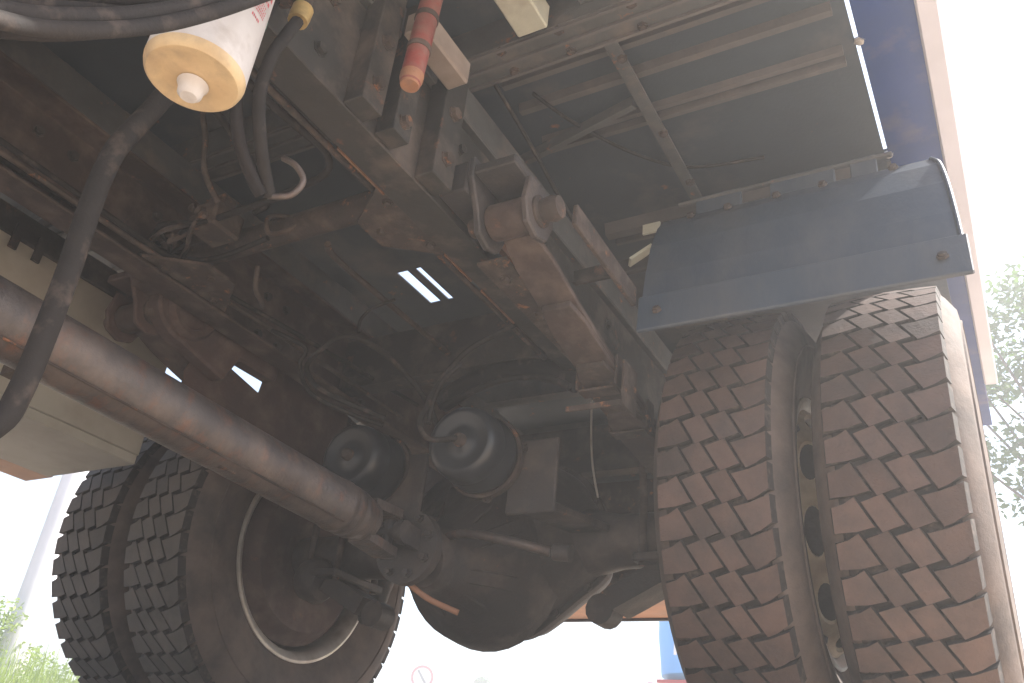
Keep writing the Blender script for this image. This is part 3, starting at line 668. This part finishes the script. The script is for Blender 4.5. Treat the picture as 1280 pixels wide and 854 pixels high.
def disc_mb(side):
    # dished disc with ten hand holes in its conical part; side=+1: cone opens to -x (outer wheel of the pair)
    mb = MB(); n = 10; K = 20
    xa, ra = 0.0, .258      # rim side
    xb, rb_ = .050, .222    # mating face side
    for s in range(n):
        a0 = 2 * pi * s / n; a1 = 2 * pi * (s + 1) / n
        def P(u, v):       # u 0..1 around sector, v 0..1 along the cone
            a = a0 + (a1 - a0) * u; r = ra + (rb_ - ra) * v; return (xa + (xb - xa) * v, r * cos(a), r * sin(a))
        outer = []; inner = []
        for k in range(K):
            t = 2 * pi * k / K; cx, cy = cos(t), sin(t)
            q = max(abs(cx), abs(cy)); outer.append(P(.5 + .5 * cx / q, .5 + .5 * cy / q)); inner.append((.5 + .33 * cx, .5 + .36 * cy))
        vi = [P(*q) for q in inner]
        # the hole has a rolled lip of real depth
        vd = [(p[0] + .0, p[1] * .965, p[2] * .965) for p in vi]
        vs = outer + vi + vd
        fs = []
        for k in range(K):
            l = (k + 1) % K; fs.append((k, l, K + l, K + k)); fs.append((K + k, K + l, 2 * K + l, 2 * K + k))
        mb.add(vs, fs, True)
    mb.lathe([(xb, rb_), (xb + .004, .212), (xb + .005, .09), (xb + .005, 0)], (0, 0, 0), 'x', 60)
    mb.lathe([(0, .258), (-.004, .262)], (0, 0, 0), 'x', 60)
    if side < 0: mb.v = [(-x, y, z) for x, y, z in mb.v]
    return mb
shared = {}
def wheel(x, hub_dir, tm, dark_side):
    # hub_dir: direction (in x) from the tyre centre to the face where both discs meet
    w0 = disc_mb(hub_dir)
    key = ('disc', hub_dir)
    if key not in shared:
        tmp = w0.build('wheel_disc', 'wheel', None, auto=True); shared[key] = tmp.data; bpy.data.objects.remove(tmp)
    wh = bpy.data.objects.new('wheel', shared[key]); C.objects.link(wh); wh.parent = truck
    wh.location = (x, 0, R)
    # disc is offset towards the mating face
    off = hub_dir * .099
    def sub(name, key, mk, m, loc=(0, 0, 0), rot=None, label=None):
        if key not in shared:
            o = mk().build(name, m, None, auto=True); shared[key] = o.data; bpy.data.objects.remove(o)
        o = bpy.data.objects.new(name, shared[key]); C.objects.link(o); o.parent = wh; o.location = loc
        if rot: o.rotation_euler = rot
        if label: o['label'] = label
        return o
    wh.location = (x + off, 0, R)
    sub('tyre', 'tyre', tyre_mb, 'rubber', (-off, 0, 0))
    sub('rim', 'rim', lambda: MB().lathe([(-.098, .290), (-.105, .288), (-.107, .281), (-.102, .270), (-.090, .259), (-.03, .257), (.03, .257), (.070, .257), (.090, .259), (.102, .270), (.107, .281), (.105, .288), (.098, .290)], (0, 0, 0), 'x', 72), 'silver', (-off, 0, 0))
    # brake drum of the inner wheels
    if dark_side:
        s = -hub_dir
        def drum():
            mb = MB().lathe([(0, 0), (0, .08), (.02, .12), (.02, .205), (.0, .222), (-.016, .232), (-.02, .243), (-.17, .243)], (0, 0, 0), (s, 0, 0), 48)
            return mb
        sub('brake_drum', ('drum', s), drum, 'drum', (-off + s * .084, 0, 0))
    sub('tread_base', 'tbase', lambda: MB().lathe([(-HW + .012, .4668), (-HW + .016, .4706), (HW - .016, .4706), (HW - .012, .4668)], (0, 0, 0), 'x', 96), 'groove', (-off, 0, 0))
    # tread
    lo = -8; rows_front = range(-8, 10)
    keyb = 'blk' + tm
    if keyb not in shared: 
        shared[keyb] = []
        for v, f in BL:
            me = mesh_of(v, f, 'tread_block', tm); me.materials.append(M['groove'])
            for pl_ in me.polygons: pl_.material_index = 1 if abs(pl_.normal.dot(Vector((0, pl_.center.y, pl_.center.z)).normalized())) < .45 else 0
            shared[keyb].append(me)
    ph = random.uniform(0, PT)
    if x > .9: ph = .02
    for r_ in rows_front:
        for c_ in range(4):
            o = bpy.data.objects.new('tread_block', shared[keyb][c_]); C.objects.link(o); o.parent = wh
            o.location = (-off, 0, 0); o.rotation_euler = (-(r_ * PT + ph), 0, 0)
    rest = MB()
    for r_ in range(10, NR - 8):
        a = -(r_ * PT + ph); ca, sa = cos(a), sin(a)
        for v, f in BL: rest.add([(p[0], p[1] * ca - p[2] * sa, p[1] * sa + p[2] * ca) for p in v], f)
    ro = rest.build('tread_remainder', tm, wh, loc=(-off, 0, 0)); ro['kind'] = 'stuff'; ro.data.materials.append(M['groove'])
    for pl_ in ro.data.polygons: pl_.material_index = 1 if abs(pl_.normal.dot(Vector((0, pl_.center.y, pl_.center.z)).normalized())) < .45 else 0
    return wh
HT = .8818
wheel(HT + .15, -1, 'tread', False); wheel(HT - .15, 1, 'tread', True)
wheel(-HT + .15, -1, 'tread_grey', True); wheel(-HT - .15, 1, 'tread_grey', False)
for sx in (1, -1):
    MB().lathe([(-.10, 0), (-.10, .11), (.04, .11), (.20, .075), (.21, 0)], (sx * HT, 0, R), (sx, 0, 0), 32).build('hub', 'drum', truck, auto=True)

# ================================================================== surroundings
def leaves(mb, c, rad, n, size, squash=.8):
    for _ in range(n):
        while True:
            p = Vector((random.uniform(-1, 1), random.uniform(-1, 1), random.uniform(-1, 1)))
            if p.length < 1: break
        p = Vector(c) + Vector((p.x * rad, p.y * rad, p.z * rad * squash))
        a = Vector((random.gauss(0, 1), random.gauss(0, 1), random.gauss(0, .6))).normalized(); b_ = a.orthogonal().normalized()
        b_ = (b_ * cos(1.3 * random.random()) + a.cross(b_) * sin(3 * random.random())).normalized()
        s = size * random.uniform(.6, 1.3)
        mb.add([p - a * s, p + b_ * s * .42, p + a * s, p - b_ * s * .42], [(0, 1, 2, 3)])
def tree(x, y, h, rad, label, seed, nclump=120, nleaf=190, lsize=.042):
    random.seed(seed)
    t = empty('leafy_tree', label, 'tree', (x, y, 0))
    tk = MB(); top = Vector((.2, 0, h * .62)); tk.tube([(0, 0, -.2), (.05, .03, h * .25), (.12, -.05, h * .45), top], .13 * h / 6, 10, .07 * h / 6)
    cr = MB()
    for k in range(nclump):
        a = random.uniform(0, 2 * pi); rr = rad * math.sqrt(random.random()); zz = h * random.uniform(.40, 1.0)
        lim = 1 - abs((zz - h * .7) / (h * .36)) ** 2
        p = Vector((rr * cos(a) * max(.3, lim), rr * sin(a) * max(.3, lim), zz))
        st = Vector((0, 0, h * random.uniform(.3, .55))); mid = (st + p) / 2 + Vector((0, 0, -.15))
        tk.tube([st, mid, p], .028, 5, .008)
        leaves(cr, p, random.uniform(.18, .36), nleaf, lsize, .7)
    tk.build('trunk', 'bark', t); cr.build('crown', 'leaf', t)
tree(2.15, 5.6, 4.3, 1.35, 'green leafy tree showing to the right of the outer tyre', 3)
tree(-13.9, 22.0, 3.4, 1.5, 'small faint leafy tree behind the round road sign', 5, 24, 90, .08)
def bush(x, y, h, rad, label, seed, n=20):
    random.seed(seed)
    t = empty('bush', label, 'bush', (x, y, 0), None)
    st = MB(); cr = MB()
    for k in range(n):
        a = random.uniform(0, 2 * pi); r_ = rad * math.sqrt(random.random()); p = Vector((r_ * cos(a), r_ * sin(a), h * random.uniform(.2, .95)))
        st.tube([(p.x * .2, p.y * .2, 0), (p.x * .6, p.y * .6, p.z * .5), p], .012, 5, .005); leaves(cr, p, .24, 330, .026)
    st.build('stem', 'bark', t); cr.build('foliage', 'bush', t)
bush(-7.9, 3.3, 1.15, .9, 'bright green bush at the lower left beside the pale pole', 11, 26)
bush(-6.9, 4.6, 1.15, .8, 'low yellow green bush just left of the far outer tyre', 12, 22)
bush(-9.4, 3.4, 1.9, .7, 'taller thin bush at the far left corner', 13, 16)
random.seed(21)
gr_ = MB()
for k in range(9000):
    x, y = random.uniform(-11.5, -5.2), random.uniform(1.5, 5.5); hh = random.uniform(.35, .85); a = random.uniform(0, 6.3); l = random.uniform(.05, .25)
    dx, dy = cos(a), sin(a)
    gr_.add([(x - dy * .008, y + dx * .008, -.02), (x + dy * .008, y - dx * .008, -.02), (x + dx * l, y + dy * l, hh)], [(0, 1, 2)])
gg_ = gr_.build('tall_grass', 'bush'); gg_['kind'] = 'stuff'
# pale pole
pl = MB().lathe([(-.2, 0), (-.2, .20), (.3, .20), (.32, .15), (4.3, .13), (4.4, 0)], (0, 0, 0), 'z', 20).build('concrete_pole', 'concrete', None, loc=(-7.35, 3.35, 0), auto=True)
pl['label'] = 'pale grey concrete pole standing behind the left tyres'; pl['category'] = 'pole'
# round road sign
sg = empty('road_sign', 'round white road sign with red ring and black diagonal bar on a post', 'sign', (-13.15, 18.3, 0))
n3 = Vector((.53, -.83, 0)).normalized()
c3 = Vector((0, 0, 2.95))
MB().lathe([(-.012, 0), (-.012, .30), (0, .30), (0, 0)], c3, n3, 48).build('sign_plate', 'sign_white', sg, auto=True)
MB().lathe([(.0005, .240), (.004, .240), (.004, .306), (-.013, .306)], c3, n3, 48).build('red_ring', 'sign_red', sg, auto=True)
sd3 = n3.cross(Vector((0, 0, 1)))     # towards picture left
MB().beam(c3 + n3 * .005 + sd3 * .13 + Vector((0, 0, .17)), c3 + n3 * .005 + sd3 * -.10 + Vector((0, 0, -.15)), .055, .006, up=tuple(n3)).build('black_bar', 'sign_black', sg)
MB().lathe([(-.2, 0), (-.2, .035), (3.2, .035), (3.2, 0)], -n3 * .052, 'z', 12).build('post', 'galv', sg, auto=True)
# blue tank on a red stand
tn = empty('water_tank', 'light blue round shouldered tank on a red metal stand beyond the rear bumper', 'tank', (-1.68, 6.75, 0))
MB().lathe([(1.170, 0), (1.170, .28), (1.23, .37), (1.6, .40), (2.1, .40), (2.3, .34), (2.4, .18), (2.42, 0)], (0, 0, 0), 'z', 40).build('tank_body', 'tank', tn, auto=True)
MB().box((-.30, -.38, 1.135), (.38, .38, 1.165)).build('stand_top', 'sign_red', tn, bevel=.004)
for sx in (-1, 1):
    for sy in (-1, 1): MB().box((sx * .36 - .025, sy * .36 - .025, -.05), (sx * .36 + .025, sy * .36 + .025, 1.1345)).build('stand_leg', 'sign_red', tn)
MB().tube([(-.10, -.43, 1.38), (-.08, -.43, 1.7), (.0, -.42, 2.2), (.02, -.38, 2.35)], .015, 8).build('pipe', 'sign_white', tn)

# ------------------------------------------------------------------ thin haze added to imitate veiling lens glare
if HAZE > 0:
    hz = MB().box((-40, -30, -1.6), (30, 45, 4.75)).build('glare_haze', M['ground']); hz['kind'] = 'stuff'
    hm = bpy.data.materials.new('glare_haze_air'); hm.use_nodes = True; t = hm.node_tree; t.nodes.clear()
    o_ = t.nodes.new('ShaderNodeOutputMaterial'); v_ = t.nodes.new('ShaderNodeVolumePrincipled')
    v_.inputs['Color'].default_value = (.93, .92, .93, 1); v_.inputs['Density'].default_value = HAZE; v_.inputs['Anisotropy'].default_value = .3
    t.links.new(v_.outputs[0], o_.inputs['Volume']); hz.data.materials.clear(); hz.data.materials.append(hm)
